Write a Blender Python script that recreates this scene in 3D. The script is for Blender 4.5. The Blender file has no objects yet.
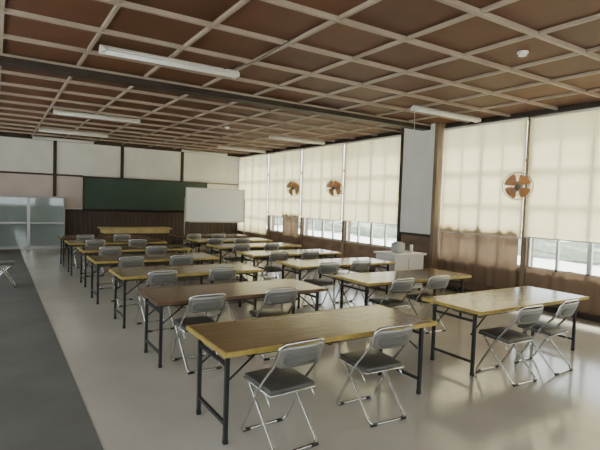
import bpy, bmesh, math, random
from mathutils import Vector, Matrix
random.seed(4)
S = bpy.context.scene
COL = S.collection

# ------------------------------------------------------------ materials
def mat(name, color, rough=0.6, metal=0.0, noise=0.0, scale=5.0, stretch=(1,1,1), spec=0.5, color2=None, bump=0.0, coat=0.0, detail=4.0):
    m = bpy.data.materials.new(name); m.use_nodes = True
    nt = m.node_tree; b = nt.nodes['Principled BSDF']
    b.inputs['Roughness'].default_value = rough
    b.inputs['Metallic'].default_value = metal
    b.inputs['Specular IOR Level'].default_value = spec
    b.inputs['Coat Weight'].default_value = coat
    c = (*color, 1)
    b.inputs['Base Color'].default_value = c
    if noise > 0 or color2 or bump > 0:
        tc = nt.nodes.new('ShaderNodeTexCoord'); mp = nt.nodes.new('ShaderNodeMapping')
        mp.inputs['Scale'].default_value = stretch
        nz = nt.nodes.new('ShaderNodeTexNoise'); nz.inputs['Scale'].default_value = scale; nz.inputs['Detail'].default_value = detail
        nt.links.new(tc.outputs['Object'], mp.inputs[0]); nt.links.new(mp.outputs[0], nz.inputs['Vector'])
        cr = nt.nodes.new('ShaderNodeValToRGB')
        c2 = color2 if color2 else tuple(x*(1-noise) for x in color)
        cr.color_ramp.elements[0].position = 0.35; cr.color_ramp.elements[1].position = 0.65
        cr.color_ramp.elements[0].color = (*c2, 1); cr.color_ramp.elements[1].color = c
        nt.links.new(nz.outputs['Fac'], cr.inputs[0]); nt.links.new(cr.outputs[0], b.inputs['Base Color'])
        if bump > 0:
            bp = nt.nodes.new('ShaderNodeBump'); bp.inputs['Strength'].default_value = bump; bp.inputs['Distance'].default_value = 0.01
            nt.links.new(nz.outputs['Fac'], bp.inputs['Height']); nt.links.new(bp.outputs[0], b.inputs['Normal'])
    return m

M = {}
M['chrome'] = mat('chrome', (0.66,0.66,0.64), 0.22, 1.0)
M['alu'] = mat('aluminium', (0.52,0.52,0.50), 0.4, 0.8)
M['chairback'] = mat('chair_back_steel', (0.36,0.355,0.34), 0.35, 0.7)
M['seat'] = mat('seat_vinyl', (0.095,0.092,0.082), 0.32, noise=0.2, scale=8)
M['backpad'] = mat('back_pad', (0.15,0.147,0.135), 0.35)
M['black'] = mat('black_steel', (0.012,0.012,0.014), 0.45)
M['top_brown'] = mat('tabletop_brown', (0.17,0.083,0.045), 0.2, noise=0.3, scale=3, stretch=(1,9,1))
M['top_olive'] = mat('tabletop_olive', (0.225,0.145,0.066), 0.18, noise=0.22, scale=3, stretch=(1,9,1))
M['top_tan'] = mat('tabletop_tan', (0.31,0.22,0.125), 0.18, noise=0.2, scale=3, stretch=(1,9,1))
M['yellow'] = mat('edge_yellow', (0.52,0.37,0.08), 0.5, color2=(0.36,0.25,0.065), scale=12)
M['teacherwood'] = mat('teacher_wood', (0.55,0.41,0.17), 0.45, noise=0.25, scale=4)
M['edgebrown'] = mat('edge_brown', (0.16,0.085,0.043), 0.5, noise=0.3, scale=12)
M['shelf'] = mat('under_steel', (0.045,0.038,0.033), 0.5)
M['white'] = mat('white_paint', (0.77,0.75,0.71), 0.5, noise=0.06, scale=2)
M['tube'] = mat('tube_glass', (0.88,0.88,0.86), 0.3)
M['plaster'] = mat('plaster_white', (0.85,0.83,0.79), 0.85, noise=0.10, scale=1.3, bump=0.1)
M['pink'] = mat('plaster_pink', (0.67,0.56,0.53), 0.85, noise=0.12, scale=1.3)
M['darkwood'] = mat('dark_wood', (0.05,0.03,0.021), 0.5, noise=0.4, scale=3, stretch=(6,6,0.5))
M['wainscot'] = mat('wainscot_wood', (0.08,0.05,0.035), 0.5, noise=0.45, scale=3, stretch=(8,8,0.5))
M['brownwall'] = mat('brown_board', (0.21,0.13,0.082), 0.55, noise=0.4, scale=3, stretch=(1,1,1.5))
M['postwood'] = mat('post_wood', (0.25,0.175,0.11), 0.6, noise=0.3, scale=3, stretch=(4,4,0.5))
M['batten'] = mat('batten_wood', (0.38,0.30,0.24), 0.6, noise=0.2, scale=2)
M['beam'] = mat('beam_wood', (0.03,0.018,0.013), 0.6, noise=0.3, scale=2)
M['green'] = mat('chalkboard_green', (0.026,0.055,0.040), 0.5, color2=(0.036,0.07,0.053), scale=1.2)
M['wbsurf'] = mat('whiteboard_surface', (0.84,0.84,0.83), 0.2)
M['orange'] = mat('fan_blade_orange', (0.62,0.25,0.06), 0.3)
M['fanbody'] = mat('fan_body', (0.16,0.13,0.11), 0.4)
M['wire'] = mat('fan_guard_wire', (0.42,0.40,0.37), 0.35, 0.6)
M['carpet'] = mat('carpet_grey', (0.14,0.136,0.122), 0.95, noise=0.22, scale=1.2, bump=0.3)
M['ground'] = mat('outside_ground', (0.66,0.67,0.64), 0.9, noise=0.15, scale=0.3)
M['hedge'] = mat('hedge_leaves', (0.40,0.45,0.36), 0.9, noise=0.3, scale=4)
M['bag'] = mat('plastic_bag', (0.45,0.47,0.46), 0.5)

def floor_mat():
    m = bpy.data.materials.new('vinyl_floor'); m.use_nodes=True; nt=m.node_tree; b=nt.nodes['Principled BSDF']
    tc=nt.nodes.new('ShaderNodeTexCoord')
    n1=nt.nodes.new('ShaderNodeTexNoise'); n1.inputs['Scale'].default_value=0.7; n1.inputs['Detail'].default_value=6
    nt.links.new(tc.outputs['Object'],n1.inputs['Vector'])
    cr=nt.nodes.new('ShaderNodeValToRGB')
    cr.color_ramp.elements[0].position=0.3; cr.color_ramp.elements[0].color=(0.46,0.425,0.37,1)
    cr.color_ramp.elements[1].position=0.7; cr.color_ramp.elements[1].color=(0.55,0.51,0.45,1)
    nt.links.new(n1.outputs['Fac'],cr.inputs[0])
    bk=nt.nodes.new('ShaderNodeTexBrick'); bk.offset=0; bk.inputs['Scale'].default_value=1
    bk.inputs['Brick Width'].default_value=1.8; bk.inputs['Row Height'].default_value=1.8; bk.inputs['Mortar Size'].default_value=0.003
    bk.inputs['Color1'].default_value=(1,1,1,1); bk.inputs['Color2'].default_value=(0.98,0.98,0.98,1); bk.inputs['Mortar'].default_value=(0.92,0.91,0.9,1)
    nt.links.new(tc.outputs['Object'],bk.inputs['Vector'])
    mx=nt.nodes.new('ShaderNodeMixRGB'); mx.blend_type='MULTIPLY'; mx.inputs[0].default_value=1
    nt.links.new(cr.outputs[0],mx.inputs[1]); nt.links.new(bk.outputs['Color'],mx.inputs[2]); nt.links.new(mx.outputs[0],b.inputs['Base Color'])
    mr=nt.nodes.new('ShaderNodeMapRange'); mr.inputs['To Min'].default_value=0.09; mr.inputs['To Max'].default_value=0.20
    nt.links.new(n1.outputs['Fac'],mr.inputs['Value']); nt.links.new(mr.outputs[0],b.inputs['Roughness'])
    b.inputs['Specular IOR Level'].default_value=0.9
    n3=nt.nodes.new('ShaderNodeTexNoise'); n3.inputs['Scale'].default_value=3.0; nt.links.new(tc.outputs['Object'],n3.inputs['Vector'])
    bp=nt.nodes.new('ShaderNodeBump'); bp.inputs['Strength'].default_value=0.10; bp.inputs['Distance'].default_value=0.02
    nt.links.new(n3.outputs['Fac'],bp.inputs['Height']); nt.links.new(bp.outputs[0],b.inputs['Normal'])
    return m
M['floor']=floor_mat()

def ceil_mat():
    m = bpy.data.materials.new('ceiling_board'); m.use_nodes=True; nt=m.node_tree; b=nt.nodes['Principled BSDF']
    tc=nt.nodes.new('ShaderNodeTexCoord')
    mp=nt.nodes.new('ShaderNodeMapping'); mp.inputs['Location'].default_value=(-0.05/0.9,-0.16/0.9,0); mp.inputs['Scale'].default_value=(1/0.9,1/0.9,0)
    fl=nt.nodes.new('ShaderNodeVectorMath'); fl.operation='FLOOR'
    wn=nt.nodes.new('ShaderNodeTexWhiteNoise')
    nt.links.new(tc.outputs['Object'],mp.inputs[0]); nt.links.new(mp.outputs[0],fl.inputs[0]); nt.links.new(fl.outputs[0],wn.inputs['Vector'])
    nz=nt.nodes.new('ShaderNodeTexNoise'); nz.inputs['Scale'].default_value=2.5; nz.inputs['Detail'].default_value=6; nt.links.new(tc.outputs['Object'],nz.inputs['Vector'])
    ad=nt.nodes.new('ShaderNodeMath'); ad.operation='MULTIPLY_ADD'; ad.inputs[1].default_value=0.45
    nt.links.new(wn.outputs['Value'],ad.inputs[0]); 
    m2=nt.nodes.new('ShaderNodeMath'); m2.operation='MULTIPLY'; m2.inputs[1].default_value=0.6; nt.links.new(nz.outputs['Fac'],m2.inputs[0]); nt.links.new(m2.outputs[0],ad.inputs[2])
    cr=nt.nodes.new('ShaderNodeValToRGB')
    cr.color_ramp.elements[0].position=0.15; cr.color_ramp.elements[0].color=(0.072,0.027,0.014,1)
    cr.color_ramp.elements[1].position=0.9; cr.color_ramp.elements[1].color=(0.145,0.058,0.029,1)
    nt.links.new(ad.outputs[0],cr.inputs[0]); nt.links.new(cr.outputs[0],b.inputs['Base Color'])
    b.inputs['Roughness'].default_value=0.6
    b.inputs['Specular IOR Level'].default_value=0.3
    return m
M['ceil']=ceil_mat()

def cloth_mat(name,dc,t1,t2,mixf,scale):
    m = bpy.data.materials.new(name); m.use_nodes=True; nt=m.node_tree
    for n in list(nt.nodes): nt.nodes.remove(n)
    o=nt.nodes.new('ShaderNodeOutputMaterial'); d=nt.nodes.new('ShaderNodeBsdfDiffuse'); t=nt.nodes.new('ShaderNodeBsdfTranslucent'); mx=nt.nodes.new('ShaderNodeMixShader')
    d.inputs[0].default_value=(*dc,1)
    tc=nt.nodes.new('ShaderNodeTexCoord'); nz=nt.nodes.new('ShaderNodeTexNoise'); nz.inputs['Scale'].default_value=scale; nz.inputs['Detail'].default_value=5
    cr=nt.nodes.new('ShaderNodeValToRGB'); cr.color_ramp.elements[0].position=0.3; cr.color_ramp.elements[1].position=0.7
    cr.color_ramp.elements[0].color=(*t1,1); cr.color_ramp.elements[1].color=(*t2,1)
    nt.links.new(tc.outputs['Object'],nz.inputs['Vector']); nt.links.new(nz.outputs['Fac'],cr.inputs[0]); nt.links.new(cr.outputs[0],t.inputs[0])
    mx.inputs[0].default_value=mixf
    nt.links.new(d.outputs[0],mx.inputs[1]); nt.links.new(t.outputs[0],mx.inputs[2]); nt.links.new(mx.outputs[0],o.inputs[0])
    return m
M['blind']=cloth_mat('blind_fabric',(0.60,0.54,0.36),(0.76,0.655,0.385),(0.90,0.80,0.51),0.44,0.8)
M['curtain']=cloth_mat('brown_curtain_fabric',(0.26,0.18,0.125),(0.16,0.11,0.07),(0.30,0.21,0.14),0.25,2.5)
def glass_mat():
    m = bpy.data.materials.new('pane_glass'); m.use_nodes=True; nt=m.node_tree
    for n in list(nt.nodes): nt.nodes.remove(n)
    o=nt.nodes.new('ShaderNodeOutputMaterial'); t=nt.nodes.new('ShaderNodeBsdfTransparent'); g=nt.nodes.new('ShaderNodeBsdfGlossy'); mx=nt.nodes.new('ShaderNodeMixShader')
    t.inputs[0].default_value=(0.93,0.96,0.95,1); g.inputs['Roughness'].default_value=0.05; mx.inputs[0].default_value=0.07
    nt.links.new(t.outputs[0],mx.inputs[1]); nt.links.new(g.outputs[0],mx.inputs[2]); nt.links.new(mx.outputs[0],o.inputs[0])
    return m
M['glass']=glass_mat()

# ------------------------------------------------------------ mesh builder
class B:
    def __init__(self): self.v=[]; self.f=[]; self.m=[]; self.s=[]; self.mats=[]
    def mi(self,k):
        if k not in self.mats: self.mats.append(k)
        return self.mats.index(k)
    def add(self,vs,fs,k,smooth=False):
        o=len(self.v); i=self.mi(k)
        self.v+= [tuple(x) for x in vs]
        for f in fs: self.f.append([o+j for j in f]); self.m.append(i); self.s.append(smooth)
    def box(self,x0,x1,y0,y1,z0,z1,k,mtx=None):
        vs=[Vector(p) for p in [(x0,y0,z0),(x1,y0,z0),(x1,y1,z0),(x0,y1,z0),(x0,y0,z1),(x1,y0,z1),(x1,y1,z1),(x0,y1,z1)]]
        if mtx: vs=[mtx@p for p in vs]
        self.add(vs,[(0,3,2,1),(4,5,6,7),(0,1,5,4),(1,2,6,5),(2,3,7,6),(3,0,4,7)],k)
    def bbox(self,x0,x1,y0,y1,z0,z1,k,r=0.01,mtx=None,seg=2):
        bm=bmesh.new(); bmesh.ops.create_cube(bm,size=1)
        for v in bm.verts: v.co=Vector(((x0+x1)/2+v.co.x*(x1-x0),(y0+y1)/2+v.co.y*(y1-y0),(z0+z1)/2+v.co.z*(z1-z0)))
        bmesh.ops.bevel(bm,geom=bm.edges[:],offset=r,segments=seg,affect='EDGES',profile=0.5)
        if mtx: bmesh.ops.transform(bm,matrix=mtx,verts=bm.verts)
        bm.verts.index_update()
        self.add([v.co.copy() for v in bm.verts],[[v.index for v in f.verts] for f in bm.faces],k,True); bm.free()
    def tube(self,pts,r,k,n=8,closed=False,cap=True):
        pts=[Vector(p) for p in pts]; N=len(pts)
        vs=[];up=None
        for i,p in enumerate(pts):
            if closed: t=(pts[(i+1)%N]-pts[i-1])
            else: t=(pts[min(i+1,N-1)]-pts[max(i-1,0)])
            t.normalize()
            if up is None:
                up=t.cross(Vector((0,0,1)) if abs(t.z)<0.9 else Vector((1,0,0))).normalized()
            else:
                up=(up-t*up.dot(t)).normalized()
            w=t.cross(up)
            for j in range(n):
                a=2*math.pi*j/n; vs.append(p+up*(r*math.cos(a))+w*(r*math.sin(a)))
        fs=[]
        for i in range(N if closed else N-1):
            i2=(i+1)%N
            for j in range(n): fs.append((i*n+j,i*n+(j+1)%n,i2*n+(j+1)%n,i2*n+j))
        if not closed and cap: fs.append(tuple(range(n-1,-1,-1))); fs.append(tuple((N-1)*n+j for j in range(n)))
        self.add(vs,fs,k,True)
    def mesh(self,name):
        me=bpy.data.meshes.new(name); me.from_pydata(self.v,[],self.f)
        for k in self.mats: me.materials.append(M[k])
        for p,i,s in zip(me.polygons,self.m,self.s): p.material_index=i; p.use_smooth=s
        me.update(); return me
    def obj(self,name,loc=(0,0,0),rz=0):
        return place(self.mesh(name),name,loc,rz)
def place(me,name,loc=(0,0,0),rz=0):
    o=bpy.data.objects.new(name,me); COL.objects.link(o); o.location=loc; o.rotation_euler=(0,0,rz); return o
def fillet(pts,r,n=4):
    pts=[Vector(p) for p in pts]; out=[pts[0]]
    for i in range(1,len(pts)-1):
        a,b,c=pts[i-1],pts[i],pts[i+1]
        d1=(a-b);d2=(c-b);rr=min(r,d1.length*0.45,d2.length*0.45)
        p=b+d1.normalized()*rr;q=b+d2.normalized()*rr
        for j in range(n+1):
            t=j/n; out.append(p*(1-t)**2+b*2*t*(1-t)+q*t*t)
    out.append(pts[-1]); return out
def circle(c,r,ax,n=32):
    c=Vector(c);ax=Vector(ax).normalized();u=ax.cross(Vector((0,0,1)) if abs(ax.z)<.9 else Vector((1,0,0))).normalized();w=ax.cross(u)
    return [c+u*r*math.cos(2*math.pi*i/n)+w*r*math.sin(2*math.pi*i/n) for i in range(n)]

# ------------------------------------------------------------ room dims
XL,XR=-1.9,8.12; YF,YB=-1.6,17.3; ZC=3.52
b=B(); b.box(XL-.15,XR+.25,YF-.15,YB+.15,-0.12,0,'floor'); b.obj('floor')
b=B(); b.box(XL+.03,0.63,YF+.01,YB-0.5,0.0,0.006,'carpet'); b.obj('carpet_runner')
b=B(); b.box(XL-.15,XR+.25,YF-.15,YB+.15,ZC,ZC+0.1,'ceil'); b.obj('ceiling')
# battens
b=B()
for k in range(-3,9):
    x=0.95+0.9*k
    b.box(x-.018,x+.018,YF,7.28,ZC-.035,ZC,'batten'); b.box(x-.018,x+.018,7.5,YB,ZC-.035,ZC,'batten')
for k in range(1,10):
    yy=7.36-0.9*k; b.box(XL,XR,yy-.022,yy+.022,ZC-.045,ZC,'batten')
for k in range(1,11):
    yy=7.46+0.9*k; b.box(XL,XR,yy-.022,yy+.022,ZC-.045,ZC,'batten')
b.obj('trim_ceiling_battens')
b=B(); b.box(XL,XR,7.28,7.50,ZC-.13,ZC,'beam'); b.box(XL,XR,7.27,7.28,ZC-.05,ZC-.02,'batten'); b.obj('ceiling_beam')
b=B(); b.tube([(XL+.1,7.62,ZC-.06),(XR-.1,7.62,ZC-.06)],0.012,'white'); b.obj('ceiling_conduit')

# right wall
b=B(); SILL=0.68; LIN=3.42
posts=[YF+.1,0.62,2.87,5.10,7.13,8.25,10.45,12.6,14.75,17.2]
b.box(XR,XR+.2,YF,YB,0,SILL,'brownwall')
b.box(XR,XR+.2,YF,YB,LIN,ZC,'beam')
b.box(XR-.02,XR+.02,YF,YB,SILL-.03,SILL+.01,'postwood')
for p in posts:
    if p in (7.13,8.25): continue
    b.box(XR-.04,XR+.2,p-.05,p+.05,0,LIN,'postwood')
b.box(XR-.02,XR+.2,7.13,8.25,0,LIN,'brownwall')
b.box(XR-.22,XR-.02,7.14,8.07,1.12,ZC,'plaster'); b.box(XR-.20,XR-.02,7.16,8.05,0,1.12,'brownwall')
b.box(XR-.03,XR,YF,YB,LIN-.03,LIN+.03,'darkwood')
b.box(XR-.235,XR-.0,7.05,7.14,0,ZC,'postwood'); b.box(XR-.235,XR-.0,8.07,8.15,0,ZC,'darkwood')
b.box(XR-.235,XR-.2,7.14,8.07,1.08,1.14,'darkwood')
b.obj('wall_right')
b=B(); b.box(XR-.035,XR,YF,YB,0,0.09,'darkwood'); b.obj('baseboard_right')
bays=[(YF+.1,0.62),(0.62,2.87),(2.87,5.10),(5.10,7.05),(8.25,10.45),(10.45,12.6),(12.6,14.75),(14.75,17.2)]
for i,(a,c) in enumerate(bays):
    a2=a+(.05);c2=c-(.05)
    b=B(); X0,X1=XR+.02,XR+.07
    b.box(X0,X1,a2,c2,SILL,SILL+.05,'alu'); b.box(X0,X1,a2,c2,LIN-.05,LIN,'alu')
    for z,h in ((1.32,.03),(2.0,.03),(2.62,.06)): b.box(X0,X1,a2,c2,z,z+h,'alu')
    n=4
    for j in range(n+1):
        y=a2+(c2-a2)*j/n; w=.035 if j in(0,2,4) else .02
        b.box(X0,X1,max(a2,y-w),min(c2,y+w),SILL,LIN,'alu')
    b.box(X0+.02,X0+.024,a2,c2,SILL+.02,LIN-.02,'glass')
    b.obj('fill_window_%d'%(i+1))
    # roller blind
    bot={7:0.55,6:1.25,5:1.27,4:1.29,3:1.24,2:1.27}.get(i,1.27)
    b=B(); vs=[];fs=[];nx,nz=24,12
    g0,g1=a+.03,c-.03
    for iz in range(nz+1):
        for iy in range(nx+1):
            y=g0+(g1-g0)*iy/nx; z=bot+(3.38-bot)*iz/nz
            vs.append((XR-.085+0.006*math.sin(iy*0.9+i)*(1-iz/nz)+0.003*math.sin(iz+iy*.3),y,z))
    for iz in range(nz):
        for iy in range(nx):
            q=iz*(nx+1)+iy; fs.append((q,q+1,q+nx+2,q+nx+1))
    b.add(vs,fs,'blind',True)
    b.box(XR-.095,XR-.075,g0,g1,bot-.02,bot,'white')
    b.tube([(XR-.085,g0,3.385),(XR-.085,g1,3.385)],.025,'white',10)
    b.obj('roller_blind')
# brown short curtains hung between blind and glass
def curtain(y0,y1,z0,z1,x=XR-.055,seed=0):
    b=B(); vs=[];fs=[];n=90;m=8
    for j in range(m+1):
        for i in range(n+1):
            t=i/n; top=z1+.03*math.sin(t*9+seed)*math.sin(t*23)
            vs.append((x+.009*math.sin(t*(y1-y0)*26+seed)+.004*math.sin(t*70+j*.4),y0+(y1-y0)*t,z0+(top-z0)*j/m))
    for j in range(m):
        for i in range(n):
            q=j*(n+1)+i; fs.append((q,q+1,q+n+2,q+n+1))
    b.add(vs,fs,'curtain',True); b.obj('brown_curtain')
curtain(5.2,7.02,0.25,1.36,seed=1)
curtain(2.95,5.02,0.12,0.72,seed=2)
curtain(0.7,2.8,0.12,0.72,seed=3)
curtain(12.7,13.7,0.3,1.36,seed=5)

# back wall
b=B(); b.box(XL-.15,XR+.2,YB,YB+.15,0,ZC,'plaster')
b.box(XL,1.9,YB-.012,YB,0.9,2.33,'pink')
b.box(1.9,2.42,YB-.012,YB,1.28,2.33,'pink')
b.box(1.9,XR,YB-.02,YB,0,1.22,'wainscot')
b.obj('wall_back')
b=B()
for x in (-0.45,1.61,3.68,5.8): b.box(x-.05,x+.05,YB-.05,YB,1.22 if x>1.7 else 0,ZC,'darkwood')
b.box(XL,2.45,YB-.04,YB,2.31,2.37,'darkwood'); b.box(6.75,XR,YB-.04,YB,2.31,2.35,'postwood')
b.box(XL,XR,YB-.06,YB,ZC-.10,ZC,'darkwood')
b.box(1.9,XR,YB-.05,YB-.0,1.18,1.24,'darkwood')
x=2.0
while x<XR: b.box(x-.006,x+.006,YB-.028,YB-.02,0.08,1.18,'beam'); x+=.15
b.obj('trim_back')
b=B(); b.box(1.9,XR-.05,YB-.04,YB-.02,0,.09,'beam'); b.obj('baseboard_back')
# left wall with a band of windows; front wall (behind camera)
b=B(); LZ0,LZ1=.95,2.9
b.box(XL-.15,XL,YF,YB,0,LZ0,'wainscot'); b.box(XL-.15,XL,YF,YB,LZ1,ZC,'plaster')
lb=[YF,-1.3,2.0,5.3,8.6,11.9,15.2,YB]
for p in lb[1:-1]: b.box(XL-.15,XL,p-.1,p+.1,LZ0,LZ1,'postwood')
b.box(XL-.15,XL,YF,-1.3,LZ0,LZ1,'plaster'); b.box(XL-.15,XL,15.2,YB,LZ0,LZ1,'plaster')
b.obj('wall_left')
def window_x(name,y0,y1):
    b=B()
    for j in range(5):
        y=y0+(y1-y0)*j/4; b.box(XL-.1,XL-.05,max(y0,y-.025),min(y1,y+.025),LZ0,LZ1,'alu')
    for z in (LZ0,1.95,LZ1-.05): b.box(XL-.1,XL-.05,y0,y1,z,z+.05,'alu')
    b.box(XL-.08,XL-.076,y0,y1,LZ0+.02,LZ1-.02,'glass'); b.obj(name)
for i in range(1,6): window_x('fill_window_%d'%(10+i),lb[i]+.1,lb[i+1]-.1)
b=B()
b.box(XL,XR,YF-.15,YF,0,0.9,'wainscot'); b.box(XL,XR,YF-.15,YF,2.9,ZC,'plaster')
for x0,x1 in ((XL,-1.2),(2.2,3.0),(6.4,XR)): b.box(x0,x1,YF-.15,YF,.9,2.9,'plaster')
b.obj('wall_front')
for wi,(x0,x1) in enumerate(((-1.2,2.2),(3.0,6.4))):  # unseen windows behind the camera, added to let in fill light
    b=B()
    for j in range(5):
        x=x0+(x1-x0)*j/4; b.box(max(x0,x-.025),min(x1,x+.025),YF-.1,YF-.05,.9,2.9,'alu')
    for z in (.9,1.75,2.85): b.box(x0,x1,YF-.1,YF-.05,z,z+.05,'alu')
    b.box(x0,x1,YF-.08,YF-.076,.92,2.88,'glass'); b.obj('fill_window_%d'%(9+wi))

# chalkboard
b=B(); b.box(2.5,6.7,YB-.10,YB-.06,1.27,2.30,'green')
for (x0,x1,z0,z1) in ((2.44,6.76,2.29,2.35),(2.44,6.76,1.21,1.27),(2.44,2.5,1.21,2.35),(6.7,6.76,1.21,2.35)): b.bbox(x0,x1,YB-.115,YB-.052,z0,z1,'darkwood',.008)
b.box(2.5,6.7,YB-.2,YB-.10,1.22,1.245,'darkwood'); b.box(2.5,6.7,YB-.2,YB-.19,1.22,1.27,'darkwood'); b.obj('chalkboard')

# glass display cabinet back-left
b=B(); y0,y1=YB-.45,YB-.06
for x0,x1 in ((-1.6,-.1),(-.1,.86),(.86,1.88)):
    for xx in (x0,x1-.04): b.box(xx,xx+.04,y0,y0+.03,0.05,1.62,'alu')
    for z in (0.05,0.78,1.58): b.box(x0,x1,y0,y0+.03,z,z+.04,'alu')
    b.box(x0+.04,x1-.04,y0+.012,y0+.016,.09,1.58,'glass')
b.box(-1.6,1.88,y0,y1,1.60,1.64,'alu'); b.box(-1.6,1.88,y0,y1,0,.05,'alu')
b.box(-1.6,1.88,y1-.02,y1,0.05,1.6,'bag'); b.box(1.86,1.88,y0,y1,.05,1.6,'alu'); b.box(-1.6,-1.58,y0,y1,.05,1.6,'alu')
b.box(-1.58,1.86,y0+.04,y1-.02,.8,.815,'white'); b.obj('glass_display_cabinet')

# ------------------------------------------------------------ chair
def chair_mesh():
    b=B(); r=.0115; w=.205
    top=(-.27,.79)
    A=[(w,.21,.014),(w-.005,-.03,.42),(w-.01,-.22,.64),(w-.02,top[0],top[1])]
    pts=A+[(-p[0],p[1],p[2]) for p in reversed(A)]
    loop=fillet([(0,.21,.014)]+pts+[(0,.21,.014)],.055,5)[:-1]
    b.tube(loop,r,'chrome',8,closed=True)
    w2=.18
    R=[(w2,-.24,.014),(w2,.15,.415)]
    loop=fillet([(0,-.24,.014)]+R+[(-w2,.15,.415),(-w2,-.24,.014),(0,-.24,.014)],.05,5)[:-1]
    b.tube(loop,r,'chrome',8,closed=True)
    mt=Matrix.Translation((0,.0,.437))@Matrix.Rotation(math.radians(3),4,'X')
    b.bbox(-.195,.195,-.175,.20,-.018,.018,'seat',.016,mt,3)
    b.bbox(-.20,.20,-.18,.205,-.026,-.014,'chrome',.005,mt,1)
    b.tube([(-.2,-.05,.405),(.2,-.05,.405)],.008,'chrome')
    for s in (-1,1): b.tube([(s*.195,-.17,.33),(s*.19,-.11,.40),(s*.188,.06,.42)],.006,'chrome',6)
    def shell(x0,x1,z0,z1,off,k,th,n=12,rc=.04):
        vs=[];fs=[];m=6
        for j in range(m+1):
            t=j/m; z=z0+(z1-z0)*t
            inset=0
            e=min(t,1-t)*(z1-z0)
            if e<rc: inset=rc-math.sqrt(max(0,rc*rc-(rc-e)**2))
            for side in (0,1):
                for i in range(n+1):
                    u=i/n; x=(x0+inset)+((x1-inset)-(x0+inset))*u
                    yb=-.22-(z-.64)*.333
                    cv=-.035*(1-(x/.2)**2)
                    vs.append((x,yb+cv+off+(th if side else 0),z))
        S2=2*(n+1)
        for j in range(m):
            for i in range(n):
                q=j*S2+i; fs.append((q,q+1,q+S2+1,q+S2)); q+=n+1; fs.append((q+1,q,q+S2,q+S2+1))
            q=j*S2; fs.append((q,q+S2,q+S2+n+1,q+n+1)); q=j*S2+n; fs.append((q+n+1,q+S2+n+1,q+S2,q))
        for i in range(n):
            fs.append((i+1,i,i+n+1,i+n+2)); q=m*S2+i; fs.append((q,q+1,q+n+2,q+n+1))
        b.add(vs,fs,k,True)
    shell(-.195,.195,.615,.775,-.004,'chairback',.008)
    shell(-.165,.165,.63,.762,.004,'backpad',.018)
    shell(-.15,.15,.635,.72,-.009,'backpad',.005)
    for x in(-.15,.15):
        for y in(.21,-.24): b.tube([(x-.03,y,.013),(x+.03,y,.013)],.0135,'black',8)
    return b.mesh('folding_chair')
CH=chair_mesh()

def table_mesh(topk,edgek,L=2.08,D=.80,H=.70):
    b=B(); l=L/2; d=D/2
    b.box(-l+.006,l-.006,-d+.006,d-.006,H-.032,H,'%s'%topk)
    for (x0,x1,y0,y1) in ((-l,l,-d,-d+.014),(-l,l,d-.014,d),(-l,-l+.014,-d+.014,d-.014),(l-.014,l,-d+.014,d-.014)):
        b.box(x0,x1,y0,y1,H-.033,H+.001,edgek)
    for y in (-.25,.25): b.box(-l+.06,l-.06,y-.015,y+.015,H-.075,H-.033,'shelf')
    for x in (-l+.10,l-.10,0): b.box(x-.015,x+.015,-.25,.25,H-.07,H-.034,'shelf')
    for y in (-.15,-.05,.05,.15): b.tube([(-l+.3,y,H-.13),(l-.3,y,H-.13)],.004,'shelf',5)
    for x in (-l+.3,0,l-.3): b.tube(fillet([(x,-.22,H-.06),(x,-.2,H-.135),(x,.2,H-.135),(x,.22,H-.06)],.02,2),.005,'shelf',5)
    for s in (-1,1):
        x=s*(l-.07)
        for y in (-.28,.26):
            b.box(x-.0145,x+.0145,y-.0145,y+.0145,.03,H-.033,'black')
            b.bbox(x-.018,x+.018,y-.018,y+.018,0,.035,'black',.004)
        b.box(x-.011,x+.011,-.28,.26,.13,.155,'black'); b.box(x-.011,x+.011,-.28,.26,H-.14,H-.115,'black')
        for y in (-.24,.24): b.tube([(x,y,H-.28),(x-s*.30,y,H-.045)],.008,'black',6)
    return b.mesh('folding_table')
TM={'brown':table_mesh('top_brown','yellow'),'olive':table_mesh('top_olive','yellow'),'tan':table_mesh('top_tan','yellow'),'dark':table_mesh('top_brown','edgebrown')}

rows=[2.95,4.70,6.36,7.97,9.55,11.05,12.5]
kindL=['olive','dark','olive','olive','brown','olive','dark']
kindR=['tan','olive','tan','olive','brown','tan','dark']
for i,y in enumerate(rows):
    j=random.uniform
    place(TM[kindL[i]],'folding_table',(2.38+j(-.03,.03),y+.40,0),j(-.008,.008))
    place(TM[kindR[i]],'folding_table',(5.18+j(-.03,.03),y+.47,0),j(-.008,.008))
    for x in (1.80,2.66):
        place(CH,'folding_chair',(x+j(-.03,.03),y+.03+j(-.03,.03),0),j(-.07,.07))
    for x in (4.50,5.20):
        place(CH,'folding_chair',(x+j(-.02,.03),y+.04+j(-.03,.03),0),j(-.07,.07))
place(CH,'folding_chair',(.10,10.2,.007),math.radians(-92))

# teacher table
b=B(); b.bbox(2.55,4.6,14.5,15.15,.76,.80,'teacherwood',.005); b.box(2.62,4.53,14.55,15.1,.64,.76,'teacherwood')
for x in (2.66,4.45):
    for y in (14.6,15.02): b.box(x-.03,x+.03,y-.03,y+.03,0,.65,'darkwood')
b.obj('teacher_table')

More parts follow.
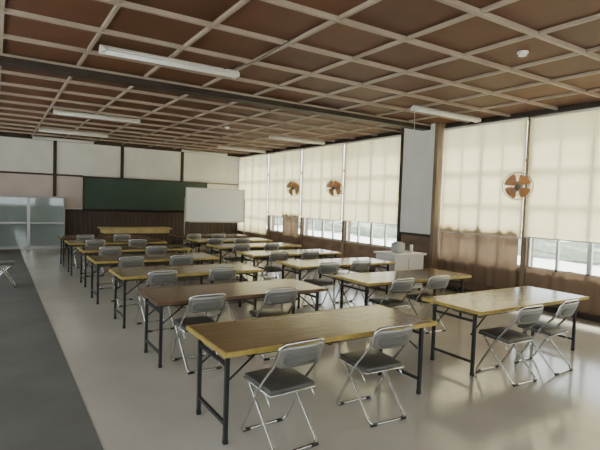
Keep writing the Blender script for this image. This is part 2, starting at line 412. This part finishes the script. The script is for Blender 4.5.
# whiteboard
b=B(); y=14.6; x0,x1=5.05,7.05
b.box(x0,x1,y-.012,y+.012,1.02,2.06,'wbsurf')
for a in ((x0-.02,x1+.02,2.05,2.08),(x0-.02,x1+.02,1.0,1.03),(x0-.02,x0+.01,1.0,2.08),(x1-.01,x1+.02,1.0,2.08)): b.box(a[0],a[1],y-.02,y+.02,a[2],a[3],'alu')
b.box(x0+.1,x1-.1,y-.09,y-.02,.985,1.0,'alu')
for x in (x0-.04,x1+.04):
    b.tube([(x,y,.10),(x,y,1.75)],.018,'alu'); b.tube([(x,y-.3,.09),(x,y+.3,.09)],.018,'alu')
    for yy in (y-.28,y+.28): b.tube([(x-.015,yy,.035),(x+.015,yy,.035)],.034,'black',12); b.tube([(x,yy,.04),(x,yy,.09)],.008,'alu')
b.tube([(x0-.04,y,.35),(x1+.04,y,.35)],.014,'alu'); b.obj('mobile_whiteboard')

# fluorescent fixtures
def fixture():
    b=B(); L=.87
    pr=[(-.02,0),(-.05,-.03),(-.05,-.045),(.05,-.045),(.05,-.03),(.02,0)]
    vs=[(-L,p[0],p[1]) for p in pr]+[(L,p[0],p[1]) for p in pr]; n=6
    b.add(vs,[(i,(i+1)%n,n+(i+1)%n,n+i) for i in range(n)]+[tuple(range(n)),tuple(range(2*n-1,n-1,-1))],'white')
    for x in(-L,L-.05): b.bbox(x,x+.05,-.07,.07,-.085,-.03,'white',.006)
    for y in(-.045,.045): b.tube([(-L+.05,y,-.068),(L-.05,y,-.068)],.015,'tube',10)
    return b.mesh('fluorescent_light')
FX=fixture()
for (x,y) in ((1.88,6.0),(6.93,6.0),(1.88,11.2),(6.98,11.2),(1.85,14.7),(6.98,14.7),(1.82,16.85),(6.5,16.85)):
    place(FX,'fluorescent_light',(x,y,ZC-.045))

# smoke detectors
for (x,y) in ((5.0,3.30),(4.8,11.0)):
    b=B()
    for z0,z1,r in ((-.02,0,.06),(-.045,-.02,.045)):
        c=circle((0,0,0),r,(0,0,1),20); vs=[(p.x,p.y,z0) for p in c]+[(p.x,p.y,z1) for p in c]
        b.add(vs,[(i,(i+1)%20,20+(i+1)%20,20+i) for i in range(20)]+[tuple(range(20)),tuple(range(39,19,-1))],'white')
    b.obj('smoke_detector',(x,y,ZC))
# cords
b=B(); b.tube(fillet([(2.62,4.0,ZC-.06),(2.55,4.6,ZC-.13),(2.55,5.2,ZC-.16),(2.5,5.9,ZC-.08)],.3,6),.006,'black',6); b.obj('ceiling_cable')
b=B(); b.tube([(6.1,6.0,ZC-.12),(6.1,5.99,ZC-.5),(6.105,6.0,3.0)],.003,'white',5); b.bbox(6.095,6.115,5.99,6.01,2.96,3.0,'white',.004); b.obj('pull_cord')

# wall fans
def fan():
    b=B(); R=.25
    b.bbox(-.03,0,-.05,.05,-.16,.02,'fanbody',.008)
    b.tube(fillet([(-.02,0,-.1),(-.12,0,-.12),(-.16,0,-.02)],.05,4),.014,'fanbody')
    b.tube([(-.10,0,0),(-.12,0,0),(-.21,0,0),(-.23,0,0)],.055,'fanbody',16)
    cx=-.28
    for (xx,r) in ((cx-.06,R*.55),(cx-.03,R*.85),(cx,R),(cx+.05,R*.7),(cx-.065,R*.3)):
        b.tube(circle((xx,0,0),r,(1,0,0),36),.003 if r<R else .008,'wire',5,closed=True)
    for i in range(32):
        a=2*math.pi*i/32; c,s=math.cos(a),math.sin(a)
        b.tube([(cx-.07,c*.03,s*.03),(cx-.06,c*R*.55,s*R*.55),(cx-.03,c*R*.85,s*R*.85),(cx,c*R,s*R),(cx+.05,c*R*.7,s*R*.7),(cx+.05,c*.05,s*.05)],.0022,'wire',4)
    b.tube([(cx-.078,0,0),(cx+.05,0,0)],.045,'fanbody',16)
    for k in range(4):
        a0=2*math.pi*k/4+.75; vs=[];fs=[]
        for i in range(7):
            r=.04+(R*.9-.04)*i/6; wd=.38+.26*math.sin(math.pi*i/6*.8)
            for j in range(5):
                t=j/4-.5; a=a0+t*2*wd; vs.append((cx-.01+t*.07,math.cos(a)*r,math.sin(a)*r))
        for i in range(6):
            for j in range(4): q=i*5+j; fs.append((q,q+1,q+6,q+5))
        b.add(vs,fs,'orange',True)
    return b.mesh('wall_fan')
FM=fan()
for y,a in ((5.22,.5),(10.62,.45),(12.75,.45)):
    o=place(FM,'wall_fan',(XR-.10,y,2.24)); o.rotation_euler=(0,-.3,a)

# low cabinet near column with items
b=B(); x0,x1,y0,y1=6.62,7.5,6.85,7.5
b.bbox(x0,x1,y0,y1,.74,.78,'white',.006); b.box(x0+.04,x1-.04,y0+.05,y1-.04,.06,.74,'white'); b.box(x0+.06,x1-.06,y0+.045,y0+.05,.40,.41,'black'); b.box(x0+.42,x0+.425,y0+.045,y0+.05,.1,.7,'black')
for x in(x0+.08,x1-.08):
    for y in(y0+.09,y1-.1): b.box(x-.02,x+.02,y-.02,y+.02,0,.06,'black')
b.obj('low_cabinet')
b=B(); b.bbox(-.12,.12,-.1,.1,0,.2,'bag',.04); b.tube(circle((0,0,.2),.08,(0,0,1),16),.012,'bag',6,closed=True); b.obj('paper_box',(7.02,7.2,.78))
b=B(); b.tube([(0,0,0),(0,0,.16)],.035,'white',12); b.tube([(0,0,.16),(0,0,.18),(0,.0,.2)],.012,'black',8); b.obj('spray_bottle',(7.3,7.1,.78))

# outside
b=B(); b.box(-60,80,-50,70,-.6,-.5,'ground'); b.obj('ground_outside')
b=B(); 
r=random.Random(2); vs=[];fs=[]
n=60
for i in range(n+1):
    for j in range(7):
        z=-.5+.9*j/6; vs.append((22+r.uniform(-.25,.25)-(.3 if j<5 else 0),-15+i,z+r.uniform(-.1,.1)))
for i in range(n):
    for j in range(6): q=i*7+j; fs.append((q,q+1,q+8,q+7))
b.add(vs,fs,'hedge',True); b.obj('hedge')

# ------------------------------------------------------------ light
w=bpy.data.worlds.new('World'); S.world=w; w.use_nodes=True
bg=w.node_tree.nodes['Background']; bg.inputs[0].default_value=(0.93,0.96,1,1); bg.inputs[1].default_value=5.3
sl=bpy.data.lights.new('sun','SUN'); sl.energy=25; sl.angle=math.radians(14); sl.color=(1,.955,.86)
so=bpy.data.objects.new('sun',sl); COL.objects.link(so)
d=Vector((-1,-.1,-1.9)); so.rotation_euler=d.to_track_quat('-Z','Y').to_euler(); so.location=(20,5,20)

# ------------------------------------------------------------ camera
cam=bpy.data.cameras.new('camera'); co=bpy.data.objects.new('camera',cam); COL.objects.link(co)
fw=Vector((.5374,.8415,-.0487)).normalized(); rt=Vector((.8433,-.537,.0351)); rt=(rt-fw*rt.dot(fw)).normalized(); up=rt.cross(fw)
mw=Matrix((( rt.x,up.x,-fw.x,0),(rt.y,up.y,-fw.y,0),(rt.z,up.z,-fw.z,1.75),(0,0,0,1)))
co.matrix_world=mw; cam.sensor_width=36; cam.lens=478/600*36; cam.clip_start=.05; cam.clip_end=300
S.camera=co
